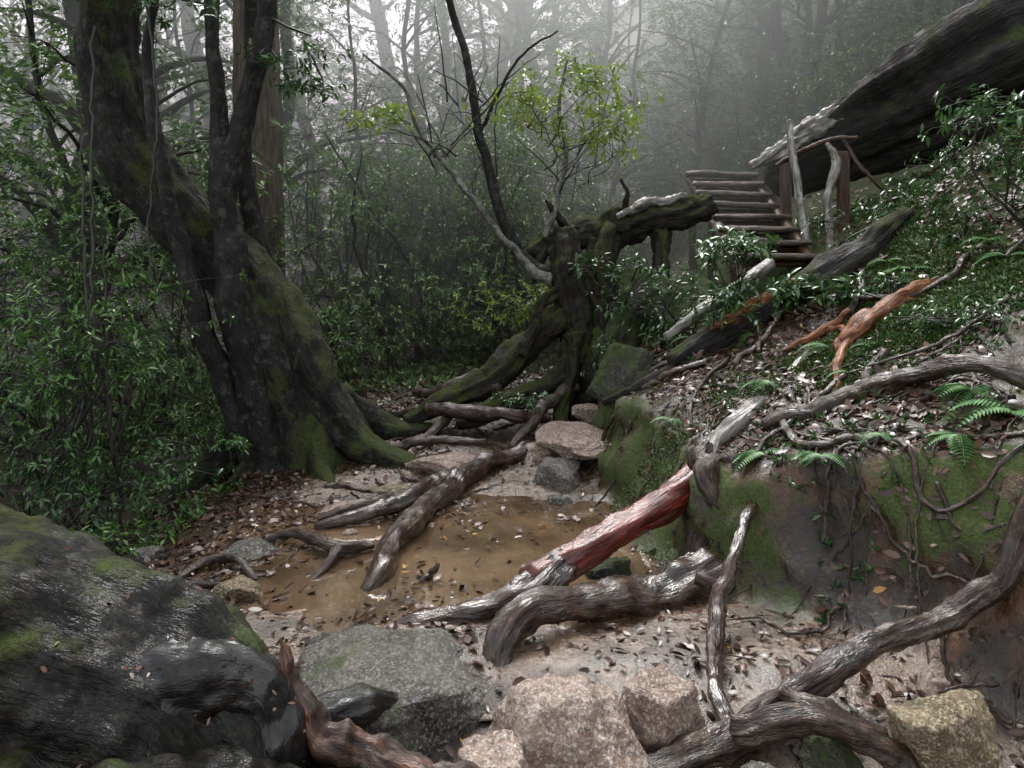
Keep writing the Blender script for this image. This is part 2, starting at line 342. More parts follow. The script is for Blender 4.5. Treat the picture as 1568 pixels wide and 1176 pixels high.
g=MB().add(np.stack([X2,Y,Z2],-1).reshape(-1,3),[F])
g.obj('ground',[m_ground],attrs={'mud':mud.ravel(),'bank':bankm.ravel(),'moss':moss.ravel()},loc=(0,0,0),bco=False)
# puddle: level water only where the ground dips below it
WL=-.006
wx,wy=np.meshgrid(np.arange(-1.6,.74,.04),np.arange(3.05,5.3,.04));wn=wx.size;wi=np.arange(wn).reshape(wx.shape)
dp=terr(wx,wy)-WL;Fw=np.stack([wi[:-1,:-1],wi[:-1,1:],wi[1:,1:],wi[1:,:-1]],-1).reshape(-1,4)
keep=(dp.ravel()[Fw].min(1)<.004)
Fw=Fw[keep];us=np.unique(Fw);rm=np.full(wn,-1);rm[us]=np.arange(len(us))
MB().add(np.stack([wx,wy,wx*0+WL],-1).reshape(-1,3)[us],[rm[Fw]]).obj('puddle',[m_water])
# ---------------------------------------------------------------- rocks
def ico(sub):
    bm=bmesh.new();bmesh.ops.create_icosphere(bm,subdivisions=sub,radius=1);V=np.array([v.co[:] for v in bm.verts]);F=np.array([[v.index for v in f.verts] for f in bm.faces]);bm.free();return V,F
I5=ico(6);I2=ico(2)
def rockV(c,size,seed,np_=16,rough=.05,base=I5):
    r=np.random.default_rng(seed);V,F=base;N=nrm(r.normal(size=(np_,3)));N=np.vstack([N,[[0,0,1],[0,0,-1]]]);d=r.uniform(.66,1.0,len(N))
    dt=V@N.T;q=np.where(dt>.05,d/np.maximum(dt,.05),9);R=-np.log(np.exp(-q*22).sum(1))/22
    R=R*(1+rough*fbm(V*2.5+seed,5,seed)*2.4+ (.03*fbm(V*14+seed,3,seed) if len(V)>1000 else 0))
    return np.asarray(c)+V*R[:,None]*np.asarray(size)/1.7,[F]
rocks=[((-.44,2.86,-.11),(.88,.66,.42),3,m_rk),((.15,2.42,-.04),(.46,.34,.5),8,m_rkp),((-.03,2.3,-.1),(.25,.2,.36),12,m_rkp),((.49,2.62,-.03),(.27,.22,.34),15,m_rkp),
((1.33,2.42,.0),(.28,.24,.32),19,m_rky),((.5,5.55,.2),(.5,.42,.16),24,m_rkp),((.6,6.15,.3),(.26,.2,.14),27,m_rkp),((-.44,5.6,.03),(.52,.36,.2),31,m_rkp),((.3,5.3,.06),(.3,.26,.22),25,m_rk),
((-.98,4.7,.01),(.34,.2,.1),35,m_rkp),((-1.22,3.52,.02),(.2,.16,.1),38,m_rky),((-1.35,4.05,.0),(.3,.22,.1),41,m_rk),((.86,5.8,.62),(.46,.42,.5),45,m_rkm),
((.47,3.78,-.02),(.22,.18,.2),49,m_rkm),((1.0,2.5,-.08),(.16,.14,.16),52,m_rkm),((.22,5.75,.08),(.22,.18,.16),55,m_rkp),((.3,4.9,.0),(.16,.12,.08),57,m_rk),
((-.75,5.1,0),(.2,.14,.1),59,m_rky),((.95,7.0,1.0),(.8,.7,.8),61,m_rkm),((1.5,6.9,1.05),(.7,.7,.6),64,m_rkm),((-1.9,4.1,-.05),(.14,.1,.1),66,m_rk),((.03,2.75,-.1),(.2,.14,.14),70,m_rky),((.75,2.35,-.12),(.2,.16,.2),72,m_rk)]
for c,s,sd,m in rocks: MB().add(*rockV(c,s,sd,rough=.07 if m is not m_rkm else .1)).obj('granite_rock' if m is not m_rkm else 'mossy_rock',[m])
def sampler(n,x0,x1,y0,y1,dens,r=rng):
    x=r.uniform(x0,x1,n*4);y=r.uniform(y0,y1,n*4);k=r.uniform(size=n*4)<dens(x,y);x=x[k][:n];y=y[k][:n];return x,y,terr(x,y)
pb=MB();px,py,pz=sampler(420,-1.7,2.,2.2,5.6,lambda x,y:.12+.88*np.exp(-((y-2.7)/.5)**2)*((x-foot(y))<.2))
for i in range(len(px)):
    s=rng.uniform(.004,.012)*(2.2 if rng.uniform()<.08 else 1);pb.add(*rockV((px[i],py[i],pz[i]),(s*2,s*1.6,s*1.2),i,6,.03,I2))
pb.obj('pebbles',[m_rkp])
# ---------------------------------------------------------------- roots
def root(name,pts,m,seg=16,amp=.2,ridge=.25,parent=None,extra=(),**k):
    b=MB().add(*tube(pts,seg=seg,amp=amp,ridge=ridge,seed=int(abs(pts[0][0]*1000))%97,**k))
    for e in extra: b.add(*tube(e,seg=max(8,seg-4),amp=amp,ridge=ridge,seed=int(abs(e[0][1]*1000))%89,**k))
    return b.obj(name,[m],parent=parent)
root('exposed_root',[(.35,6.1,.16,.04),(.23,5.9,.12,.06),(-.07,5.6,.08,.065),(-.36,5.1,.07,.075),(-.51,4.6,.06,.065),(-.6,4.1,.05,.06),(-.62,3.75,.03,.055),(-.67,3.6,-.02,.035)],m_rootwet,28,wob=.6)
root('exposed_root',[(-.15,5.5,.06,.04),(-.3,5.35,.08,.045),(-.5,5.0,.08,.05),(-.64,4.7,.06,.05),(-.84,4.5,.05,.042),(-1.11,4.4,.0,.025)],m_rootwet,18,wob=.6,extra=[[(-.6,4.75,.05,.04),(-.72,4.85,.04,.035),(-.95,4.62,.04,.03),(-1.12,4.55,.0,.02)]])
root('exposed_root',[(-1.38,4.15,-.01,.012),(-1.2,4.2,.04,.022),(-1.05,4.1,.05,.03),(-.88,4.0,.04,.032),(-.72,4.08,.02,.02)],m_root,12,extra=[[(-.88,4.0,.04,.03),(-.9,3.85,.02,.022),(-.96,3.66,-.02,.012)]])
root('exposed_root',[(-1.62,3.6,-.02,.014),(-1.5,3.82,.03,.022),(-1.36,3.84,.04,.02),(-1.2,3.7,-.01,.014)],m_root,12,extra=[[(-1.75,3.5,0,.02),(-1.5,3.55,.03,.02),(-1.3,3.62,.0,.012)]])
root('root_stub',[(-.4,3.72,-.05,.015),(-.385,3.7,.03,.017),(-.36,3.68,.05,.015),(-.345,3.68,.08,.009)],m_root,10,extra=[[(-.385,3.7,.02,.013),(-.42,3.68,.01,.011),(-.43,3.67,-.02,.01)]])
b=MB();b.add(*tube([(1.1,4.12,.42,.09),(.94,4.0,.38,.085),(.83,3.9,.33,.08),(.55,3.75,.23,.082),(.29,3.6,.12,.08),(.1,3.47,.05,.072)],40,.16,.26,seed=4,wob=.5,fine=.01),0)
b.add(*tube([(.24,3.57,.1,.07),(.06,3.45,.035,.084),(-.12,3.35,.0,.07),(-.34,3.3,-.02,.05),(-.55,3.28,-.07,.03)],32,.22,.35,seed=5,wob=.5,fine=.01),1)
b.add(*tube([(.05,3.42,.0,.05),(-.02,3.3,.0,.05),(-.03,3.15,.02,.045),(-.08,3.02,-.02,.03)],14,.15,.2,seed=6),1)
b.obj('red_root',[m_red,m_rootwet])
root('exposed_root',[(.95,3.6,.1,.1),(.63,3.5,.0,.1),(.41,3.35,.07,.075),(.2,3.2,.1,.06),(.04,3.1,.085,.066),(-.05,3.0,.02,.055),(-.07,2.93,-.1,.04)],m_rootwet,36,.24,.35,wob=.5,fine=.01)
root('exposed_root',[(1.7,4.25,.75,.05),(1.56,4.1,.68,.06),(1.39,4.0,.55,.08),(1.2,3.92,.47,.075),(1.03,3.86,.44,.07),(.94,3.95,.5,.055),(.98,4.02,.58,.04)],m_root,26,.35,.35,wob=.8,extra=[[(1.1,3.95,.42,.07),(1.0,3.8,.36,.08),(.92,3.78,.2,.09),(.86,3.72,.0,.11)],[(1.3,3.9,.5,.06),(1.15,3.8,.5,.05),(1.05,3.85,.56,.045)],[(1.02,3.9,.5,.05),(.93,3.82,.48,.055),(.97,3.75,.38,.05),(1.05,3.72,.3,.04)],[(1.45,3.95,.6,.05),(1.35,3.85,.52,.05),(1.3,3.78,.42,.035)],[(1.25,3.85,.52,.04),(1.12,3.76,.44,.045),(1.08,3.72,.3,.04),(1.12,3.68,.12,.03)]])
root('exposed_root',[(1.0,3.95,.45,.05),(1.06,4.1,.53,.055),(1.25,4.2,.66,.06),(1.49,4.4,.77,.06),(1.73,4.6,.9,.05),(1.85,4.9,1.0,.03)],m_logpale,24,wob=.6)
root('exposed_root',[(1.3,4.02,.5,.05),(1.39,4.0,.57,.052),(1.51,3.9,.7,.048),(1.73,3.8,.86,.045),(1.91,3.6,.99,.042),(2.03,3.4,1.04,.04),(2.13,3.2,1.0,.038),(2.3,3.05,.93,.035)],m_root,20,conform=True,wob=.6,extra=[[(1.73,3.8,.86,.03),(1.8,3.95,.92,.03),(1.95,4.1,1.0,.025)]])
root('exposed_root',[(2.15,2.95,.5,.042),(1.97,2.9,.4,.044),(1.7,2.85,.27,.042),(1.44,2.8,.18,.042),(1.18,2.75,.1,.046),(.92,2.65,.03,.05),(.71,2.55,-.02,.05),(.52,2.45,-.05,.05),(.3,2.38,-.12,.05)],m_root,30,.24,.35,conform=True,wob=.7,fine=.006,extra=[[(.71,2.5,.0,.045),(.95,2.46,.05,.04),(1.15,2.42,.0,.035),(1.26,2.38,-.08,.035)],[(.9,2.62,.05,.035),(1.0,2.55,.04,.03),(1.2,2.5,-.02,.02)]])
root('exposed_root',[(1.3,3.85,.42,.03),(1.12,3.6,.38,.026),(.98,3.36,.3,.025),(.87,3.2,.17,.034),(.79,3.05,.08,.032),(.73,2.8,.01,.03),(.7,2.55,-.04,.034)],m_rootwet,14,wob=.7,extra=[[(.86,3.2,.15,.03),(.8,3.22,.19,.03),(.76,3.25,.2,.025)]])
b=MB()
for pts in [[(1.35,3.95,.56,.025),(1.37,3.6,.55,.02),(1.54,3.5,.59,.018),(1.66,3.35,.56,.014),(1.69,3.1,.38,.011),(2.0,3.0,.37,.01)],[(1.5,3.5,.58,.012),(1.5,3.3,.45,.01),(1.6,3.1,.3,.01),(1.72,2.95,.2,.008)],
  [(1.66,3.35,.56,.012),(1.8,3.3,.6,.012),(1.95,3.1,.6,.01),(2.1,3.0,.5,.01)],[(1.7,3.15,.42,.01),(1.76,3.0,.3,.009),(1.9,2.9,.36,.008)]]: b.add(*tube(pts,7,.1,.1,wob=1.5,conform=True,lift=.8))
for i in range(100):
    y=rng.uniform(2.6,6);x=foot(np.array([y]))[0]+rng.uniform(.1,1.5);a=rng.uniform(0,6.3);pts=[];r0=rng.uniform(.004,.012)
    for j in range(5):
        pts.append((x,y,float(terr(x,y))+.012,r0*(1-j*.17)));a+=rng.normal(0,.7);x+=.14*math.cos(a);y+=.14*math.sin(a)
    b.add(*tube(pts,6,.1,.1,wob=1.8,conform=True,lift=.9,seed=i))
b.obj('rootlets',[m_root])
b=MB()
for i in range(60):
    y=rng.uniform(3.4,7.4);x=rng.uniform(-1.7,.5);a=rng.uniform(0,6.3);pts=[];r0=rng.uniform(.005,.018)
    if y<5 and x>-.8: continue
    for j in range(5):
        pts.append((x,y,float(terr(x,y))+.008,r0*(1-j*.18)));a+=rng.normal(0,.5);x+=.13*math.cos(a);y+=.13*math.sin(a)
    b.add(*tube(pts,7,.15,.1,wob=1.2,conform=True,lift=.4,seed=i))
b.obj('path_rootlets',[m_root])
b=MB()
for pts in [[(-.7,6.4,.3,.05),(-.35,6.2,.3,.055),(.0,6.1,.28,.05),(.3,6.2,.25,.04)],[(-1.0,6.6,.2,.035),(-.7,6.5,.28,.04),(-.4,6.6,.4,.04),(-.1,6.5,.45,.05)],[(.55,6.5,.5,.06),(.3,6.3,.35,.05),(.1,6.0,.2,.04),(.0,5.8,.1,.03)],
   [(-.5,6.5,.3,.04),(-.55,6.2,.2,.035),(-.75,6.0,.12,.03)],[(-.9,7.2,.3,.04),(-.6,7.0,.35,.045),(-.3,7.0,.5,.05)],[(-1.1,5.9,.12,.03),(-.8,5.8,.14,.035),(-.5,5.9,.16,.03),(-.2,5.9,.14,.02)]]: b.add(*tube(pts,14,.25,.25,wob=.9,conform=True,lift=.5,seed=int(pts[0][1]*10)))
b.obj('tangled_roots',[m_root])
# ---------------------------------------------------------------- foreground buttress
b=MB();flk=[]
t1=tube([(-3.0,2.4,.85,.6),(-2.3,2.35,.5,.48),(-1.5,2.3,.25,.42),(-1.15,2.28,.16,.37),(-.93,2.24,.08,.32),(-.80,2.17,-.1,.28),(-.72,2.0,-.5,.28)],150,.14,.16,step=.013,seed=3,wob=.15,fine=.05,ff=8);b.add(*t1,1);flk.append(t1[0])
t2=tube([(-1.2,2.14,.24,.1),(-1.02,2.15,.30,.12),(-.88,2.17,.32,.125),(-.76,2.2,.32,.11),(-.68,2.2,.26,.10),(-.66,2.17,.1,.1),(-.66,2.12,-.1,.1)],90,.2,.10,step=.009,seed=9,fine=.03,ff=9);b.add(*t2,0);flk.append(t2[0])
b.add(*tube([(-1.05,1.98,.14,.1),(-.9,1.97,.14,.13),(-.76,2.0,.1,.12),(-.66,2.04,.02,.1),(-.6,2.0,-.2,.1)],70,.25,.15,step=.009,seed=10,fine=.035,ff=12),1)
t3=tube([(-1.8,1.98,.18,.25),(-1.25,1.93,.06,.24),(-.95,1.9,-.05,.22),(-.8,1.85,-.3,.2)],90,.25,.2,step=.013,seed=12,fine=.05,ff=9);b.add(*t3,1);flk.append(t3[0])
b.add(*tube([(-.66,2.25,.42,.012),(-.645,2.24,.38,.022),(-.62,2.22,.28,.035),(-.56,2.21,.18,.045),(-.42,2.2,.10,.055),(-.27,2.18,.045,.06),(-.12,2.16,-.01,.065),(0.,2.1,-.1,.07)],48,.25,.3,step=.009,seed=14,wob=.5,fine=.03,ff=15),2)
b.add(*tube([(-.72,2.08,.1,.12),(-.58,2.1,.06,.1),(-.45,2.08,.0,.1),(-.3,2.03,-.08,.1)],48,.3,.2,step=.01,seed=17,fine=.04),1)
b.add(*tube([(-.75,2.35,.1,.1),(-.6,2.42,.08,.06),(-.48,2.5,.08,.05),(-.4,2.58,.03,.035)],28,.3,.3,seed=15,fine=.015),0)
b.obj('tree_buttress_root',[m_black,m_butt,m_orangedk])
FV=np.vstack(flk);FV=FV[(FV[:,0]>-1.7)&(FV[:,1]<2.35)&(FV[:,2]>.1)];pk=FV[rng.integers(0,len(FV),130)]
od=rng.normal(size=(130,3))+[0,0,.3];MB().add(*leaves(pk+np.array([0,-.004,.006]),od,np.array([[0,-.6,.8]])+rng.normal(0,.4,(130,3)),rng.uniform(.006,.026,130),rng.uniform(.004,.013,130))).obj('leaf_flakes',[m_flake])
# ---------------------------------------------------------------- left tree
T=empty('broadleaf_tree',(-1.6,6,-.1))
b=MB()
b.add(*tube([(-1.52,6,-.25,.56),(-1.56,6,.0,.48),(-1.63,6,.3,.40),(-1.75,6,.7,.34),(-1.92,6,1.1,.30),(-2.12,6,1.4,.27),(-2.4,6,1.72,.25),(-2.7,6,2.05,.24),(-2.95,6,2.43,.25),(-3.07,6,2.9,.23),(-3.1,6,3.4,.22),(-3.0,6,4.4,.19),(-2.9,6,6.5,.12)],64,.14,.28,step=.035,seed=21,wob=.2,fine=.02))
b.add(*tube([(-1.85,6.1,1.0,.12),(-1.77,5.95,1.25,.12),(-1.6,5.85,.85,.19),(-1.36,5.8,.42,.18),(-1.1,5.75,.14,.13),(-.72,5.6,.02,.08),(-.45,5.5,-.04,.04)],36,.14,.25,seed=22,fine=.015))
for pts in [[(-1.5,5.85,.5,.15),(-1.4,5.65,.15,.12),(-1.3,5.4,.02,.07),(-1.15,5.2,-.03,.03)],[(-1.75,5.85,.4,.17),(-1.82,5.65,.1,.11),(-1.95,5.4,-.1,.06)],[(-1.9,6,.4,.2),(-2.2,5.8,.0,.12),(-2.5,5.6,-.3,.07)],[(-1.4,6.2,.4,.16),(-1.0,6.3,.15,.1),(-.6,6.4,.12,.05)]]: b.add(*tube(pts,24,.2,.25,seed=len(pts)+int(pts[1][0]*-10),fine=.012))
b.obj('trunk',[m_trunk],parent=T)
b=MB()
b.add(*tube([(-1.72,5.55,-.05,.13),(-1.77,5.6,.15,.11),(-1.9,5.62,.74,.105),(-2.01,5.65,1.31,.11),(-2.08,5.7,1.83,.10),(-2.11,5.7,2.17,.08),(-2.13,5.7,2.55,.055),(-2.17,5.7,3.02,.05),(-2.19,5.7,3.7,.045),(-2.3,5.7,5,.03)],28,.15,.2,seed=31,wob=.4))
b.add(*tube([(-2.09,5.7,1.95,.08),(-2.06,5.7,2.15,.085),(-1.98,5.7,2.45,.08),(-1.89,5.7,2.83,.075),(-1.81,5.7,3.16,.07),(-1.76,5.7,3.6,.06),(-1.6,5.7,5,.04)],20,.12,.2,seed=32,wob=.4))
b.add(*tube([(-1.75,6.1,.2,.16),(-1.83,6.15,.5,.14),(-1.95,6.15,1.29,.1),(-2.03,6.1,1.86,.075),(-2.07,6.1,2.43,.06),(-2.0,6.1,2.95,.06),(-2.04,6.1,3.6,.055),(-2.1,6.1,5,.04)],20,.12,.15,seed=33,wob=.5))
b.add(*tube([(-1.8,5.5,-.25,.1),(-1.84,5.55,0,.09),(-2.03,5.6,.57,.08),(-2.26,5.6,1.22,.07),(-2.44,5.6,1.83,.055),(-2.54,5.6,2.43,.045),(-2.61,5.6,2.9,.04),(-2.54,5.6,3.5,.03)],18,.12,.15,seed=34,wob=.5))
b.obj('stems',[m_trunkdk],parent=T)
lf=MB();wd=MB()
for c,rad,ns,nc in [((-1.6,5.6,2.95),(.3,.4,.2),5,10),((-2.9,5.4,3.75),(.9,.5,.25),8,12),((-1.6,5.5,3.7),(.6,.5,.25),7,12),((-2.1,5.2,3.15),(.35,.3,.15),3,8),((-2.6,5.6,3.3),(.3,.3,.12),3,7),((-1.35,5.5,2.75),(.25,.3,.1),3,7)]:
    shrub(lf,wd,(c[0]-.2,5.7,c[2]+.3),c,rad,ns,nc,.075,stem=.008)
shrub(lf,wd,(-2.5,6,5.4),(-2.8,6.4,6.2),(1.6,1.2,.7),12,18,.1,hi=False,stem=.02)
lf.obj('crown_leaves',[m_leafd],parent=T,smooth=True);wd.obj('twigs',[m_twig],parent=T)
b=MB()
for pts in [[(-3.05,5.7,3.2,.01),(-3.0,5.6,2.4,.011),(-2.95,5.5,1.6,.012),(-2.85,5.3,.8,.01),(-2.75,5.2,-.3,.01)],[(-2.6,5.5,3.6,.008),(-2.45,5.4,2.6,.009),(-2.5,5.4,1.6,.008),(-2.3,5.3,.9,.008)],[(-2.75,5,2.3,.008),(-2.65,4.9,1.2,.01),(-2.5,4.9,.4,.012),(-2.4,4.9,-.4,.013)],[(-2.45,4.7,1.6,.006),(-2.42,4.7,.7,.008),(-2.4,4.7,-.4,.01)]]: b.add(*tube(pts,6,.1,.1,wob=2.5,step=.06))
b.obj('hanging_vines',[m_twig])
T=empty('cedar_tree',(-2.88,9,.2));b=MB()
b.add(*tube([(-2.75,9,-.1,.42),(-2.8,9,.5,.3),(-2.86,9,1.5,.27),(-2.9,9,3,.26),(-2.92,9,5,.24),(-2.9,9,9,.15)],30,.06,.15,seed=41,step=.12));b.obj('trunk',[m_pale],parent=T)
lf=MB();wd=MB();shrub(lf,wd,(-2.9,9,6),(-2.9,9,7.5),(1.3,1.3,1.3),10,14,.14,hi=False);lf.obj('crown_leaves',[m_bgleaf],parent=T);wd.obj('limbs',[m_bg],parent=T)
# ---------------------------------------------------------------- stump, bridge log, slender tree
b=MB()
b.add(*tube([(.42,7.05,1.78,.12),(.45,6.95,1.62,.14),(.46,6.85,1.4,.13),(.5,6.8,1.15,.13),(.54,6.8,.82,.16),(.62,6.8,.37,.26),(.65,6.8,.1,.34)],44,.3,.45,seed=51,step=.02,fine=.03,wob=.6))
for pts in [[(.5,6.8,1.05,.12),(.3,6.75,.88,.11),(.05,6.7,.68,.12),(-.24,6.6,.50,.10),(-.57,6.5,.32,.08),(-.85,6.4,.18,.05)],[(.55,6.7,.8,.12),(.35,6.55,.5,.09),(.1,6.45,.36,.08),(-.2,6.35,.26,.07),(-.45,6.3,.2,.04)],[(.6,6.8,1.45,.05),(.72,6.7,1.25,.05),(.78,6.65,.9,.045),(.76,6.6,.5,.05)],
   [(.5,6.6,.9,.07),(.5,6.5,.6,.06),(.42,6.35,.3,.06),(.35,6.2,.12,.04)],[(.65,6.7,.6,.1),(.75,6.5,.45,.08),(.72,6.3,.3,.06)],[(.45,6.8,1.3,.05),(.25,6.75,1.15,.045),(.18,6.7,.9,.04),(.1,6.65,.7,.04)],[(.7,6.75,1.0,.06),(.9,6.6,.8,.05),(1.0,6.4,.75,.04)],
   [(.9,7.2,1.75,.12),(.84,7.0,1.45,.10),(.92,6.85,1.15,.11),(.98,6.65,.8,.13),(.95,6.4,.55,.1)],[(1.4,7.3,1.8,.1),(1.36,7.05,1.5,.07),(1.3,6.85,1.2,.08),(1.38,6.6,.95,.07)]]: b.add(*tube(pts,22,.28,.4,seed=int(pts[1][0]*100)+60,wob=.9,fine=.015))
b.obj('mossy_stump',[m_mosslog])
b=MB();b.add(*tube([(.12,7.1,1.5,.04),(.25,7.12,1.62,.09),(.45,7.15,1.74,.13),(.89,7.25,1.80,.15),(1.31,7.35,1.87,.17),(1.6,7.45,1.95,.17),(1.85,7.62,2.05,.13)],48,.28,.35,step=.03,seed=71,fine=.04,wob=.5),0)
b.add(*tube([(.95,7.10,1.9,.02),(1.15,7.14,2.0,.045),(1.4,7.24,2.04,.045),(1.62,7.36,2.1,.03)],20,.3,.4,seed=72,wob=.8),1)
for p in [[(.4,7.1,1.7,.06),(.25,7.0,1.5,.04),(.2,6.95,1.3,.02)],[(.75,7.1,1.7,.05),(.7,7.0,1.5,.04),(.78,6.95,1.3,.02)],[(.5,7.1,1.8,.04),(.38,7.0,1.95,.03),(.3,7.0,2.05,.012)],[(1.0,7.2,1.9,.03),(1.05,7.1,2.1,.02),(.98,7.1,2.25,.01)]]: b.add(*tube(p,10,.2,.3,wob=.8,seed=7),0)
b.obj('fallen_log',[m_mosslog,m_logpale])
T=empty('slender_tree',(.38,6.9,1.4));b=MB()
b.add(*tube([(.55,6.85,1.35,.08),(.38,6.9,1.4,.07),(.2,6.9,1.44,.055),(.04,6.9,1.6,.055),(-.07,6.9,1.85,.05),(-.2,6.9,2.3,.045),(-.33,6.9,2.82,.04),(-.4,6.9,3.28,.034),(-.54,6.9,3.74,.03),(-.7,6.9,4.6,.02)],14,.12,.12,seed=81,wob=.6),0)
b.add(*tube([(.35,6.85,1.36,.055),(.15,6.85,1.46,.04),(-.14,6.8,1.79,.03),(-.48,6.8,2.21,.025),(-.82,6.8,2.66,.02),(-.95,6.8,3.0,.016),(-1.3,6.8,3.3,.01)],12,.12,.12,seed=82,wob=.9),1)
b.add(*tube([(.3,6.95,1.7,.03),(.42,7,2.1,.025),(.48,7,2.5,.02),(.42,7,2.9,.015),(.5,7,3.3,.01)],10,.1,.1,seed=83,wob=1.),1)
b.add(*tube([(-.3,6.9,2.6,.02),(-.1,6.8,3.0,.015),(.1,6.8,3.3,.012),(.4,6.8,3.5,.008)],8,.1,.1,seed=84,wob=1.),0)
b.add(*tube([(-.82,6.8,2.66,.014),(-1.1,6.7,2.75,.01),(-1.4,6.7,2.6,.008)],8,.1,.1,seed=85,wob=1.),1)
for i in range(36):
    o=[np.array([.42,7,2.3]),np.array([-.33,6.9,2.8]),np.array([-.6,6.8,2.4])][i%3]+rng.normal(0,.1,3);d=nrm(rng.normal(size=3)*[1,.7,.3]+[0,0,.7]);l=rng.uniform(.3,.9)
    b.add(*tube([(*o,.008),(*(o+d*l*.5+[0,0,.03]),.006),(*(o+d*l),.003)],5,0,0,wob=3,step=.08,seed=i),i%2)
b.obj('trunk',[m_trunkdk,m_twigp],parent=T)
lf=MB();wd=MB()
shrub(lf,wd,(.42,7,2.5),(.55,6.9,2.9),(.7,.5,.42),22,10,.08,stem=.005,droop=.08,sub=.26)
shrub(lf,wd,(.7,7,2.2),(.75,6.8,2.55),(.35,.4,.2),5,7,.08,stem=.005,droop=.08)
lf.obj('young_leaves',[m_leafy],parent=T);wd.obj('twigs',[m_twig],parent=T)
lf=MB();wd=MB();shrub(lf,wd,(-1.3,6.7,2.7),(-1.15,6.4,2.7),(.4,.3,.12),5,6,.085,stem=.005,droop=.1);lf.obj('spray_leaves',[m_leafy],parent=T);wd.obj('spray_twigs',[m_twig],parent=T)
b=MB();lf=MB();wd=MB()
for i in range(13):
    y=rng.uniform(8.,11.5);x=rng.uniform(-2.2,.7);z=float(terr(x,y));h=rng.uniform(2.,4.5);q=rng.normal(0,.25,4);r0=rng.uniform(.012,.03)
    b.add(*tube([(x,y,z-.1,r0*1.2),(x+q[0],y,z+h*.33,r0),(x+q[0]+q[1],y+q[2]*.5,z+h*.66,r0*.7),(x+q[0]+q[1]+q[3],y,z+h,r0*.3)],7,.1,.1,wob=2.,step=.1,seed=i))
    shrub(lf,wd,(x+q[0],y,z+h*.4),(x+q[0]+q[1]*.6,y,z+h*.75),(.6,.5,h*.22),9,10,.075,hi=False,stem=.004,droop=.08)
b.obj('saplings',[m_trunkdk]);lf.obj('sapling_leaves',[m_bgleaf]);wd.obj('sapling_twigs',[m_twig])
# ---------------------------------------------------------------- right-hand logs
b=MB();b.add(*tube([(2.95,8.95,2.42,.18),(3.16,8.9,2.52,.28),(3.65,8.5,2.8,.42),(4.24,8,3.1,.55),(4.85,7.5,3.4,.62),(5.6,7.0,3.75,.68),(7,6.2,4.5,.75)],72,.1,.28,step=.04,seed=91,wob=.1,fine=.03),0)
b.add(*tube([(2.6,8.5,2.52,.04),(2.85,8.45,2.68,.08),(3.15,8.4,2.88,.11),(3.5,8.25,3.08,.12),(3.85,8.0,3.28,.10),(4.2,7.8,3.42,.06)],36,.3,.6,step=.02,seed=92,fine=.03),1)
b.obj('fallen_tree_trunk',[m_log,m_logpale])
b=MB();b.add(*tube([(1.1,5.35,.74,.07),(1.2,5.4,.8,.1),(1.42,5.4,.94,.115),(1.87,5.4,1.17,.12),(2.32,5.4,1.37,.13),(2.62,5.5,1.5,.12),(2.8,5.55,1.56,.08)],36,.16,.3,seed=95,fine=.015,conform=True,lift=.3),0)
b.add(*tube([(1.2,5.38,.78,.07),(.95,5.35,.7,.05),(.8,5.38,.6,.04),(.62,5.4,.52,.025)],14,.25,.3,seed=96,wob=.6),0)
b.add(*tube([(1.35,5.35,1.02,.03),(1.6,5.34,1.16,.045),(1.86,5.34,1.3,.045),(2.15,5.36,1.44,.04),(2.42,5.4,1.58,.03)],16,.4,.5,seed=97,wob=.6,conform=True,lift=3.),1)
b.add(*tube([(1.1,5.6,.95,.03),(1.4,5.7,1.15,.05),(1.75,5.8,1.35,.05),(1.95,5.9,1.5,.04)],14,.2,.3,seed=98),2)
b.obj('fallen_log',[m_log,m_orange,m_logpale])
b=MB();b.add(*tube([(1.82,4.35,.8,.03),(1.86,4.4,.88,.05),(1.92,4.4,.98,.062),(2.16,4.5,1.12,.055),(2.38,4.56,1.22,.048),(2.44,4.58,1.27,.04),(2.49,4.6,1.3,.02)],32,.22,.35,seed=101,conform=True,lift=.6,fine=.012,ff=18))
b.add(*tube([(1.68,4.8,.9,.015),(1.8,4.8,.98,.022),(1.94,4.8,1.06,.026),(2.06,4.8,1.2,.022)],10,.2,.2,seed=102,wob=.7,conform=True,lift=1.2));b.add(*tube([(1.94,4.8,1.06,.02),(1.98,4.7,1.0,.018),(1.95,4.6,.92,.015)],10,.2,.2,seed=103,conform=True,lift=1.))
b.add(*tube([(1.88,4.38,.86,.03),(1.75,4.2,.86,.025),(1.68,4.05,.8,.02),(1.62,4.0,.7,.015)],10,.2,.2,seed=104,wob=.7,conform=True,lift=1.))
b.obj('broken_branch',[m_orange])
b=MB()
for i in range(18):
    y=rng.uniform(3.8,6.2);x=foot(np.array([y]))[0]+rng.uniform(.5,2.2);a=rng.uniform(-.3,1.3)+(3.14 if i%2 else 0);r0=rng.uniform(.01,.03);pts=[]
    for j in range(5): pts.append((x,y,float(terr(x,y))+.03,r0*(1-j*.12)));a+=rng.normal(0,.35);x+=.2*math.cos(a);y+=.2*math.sin(a)
    b.add(*tube(pts,9,.2,.25,wob=.8,conform=True,lift=.9,seed=i+300),i%3%2)
b.obj('slope_roots',[m_root,m_rootwet])
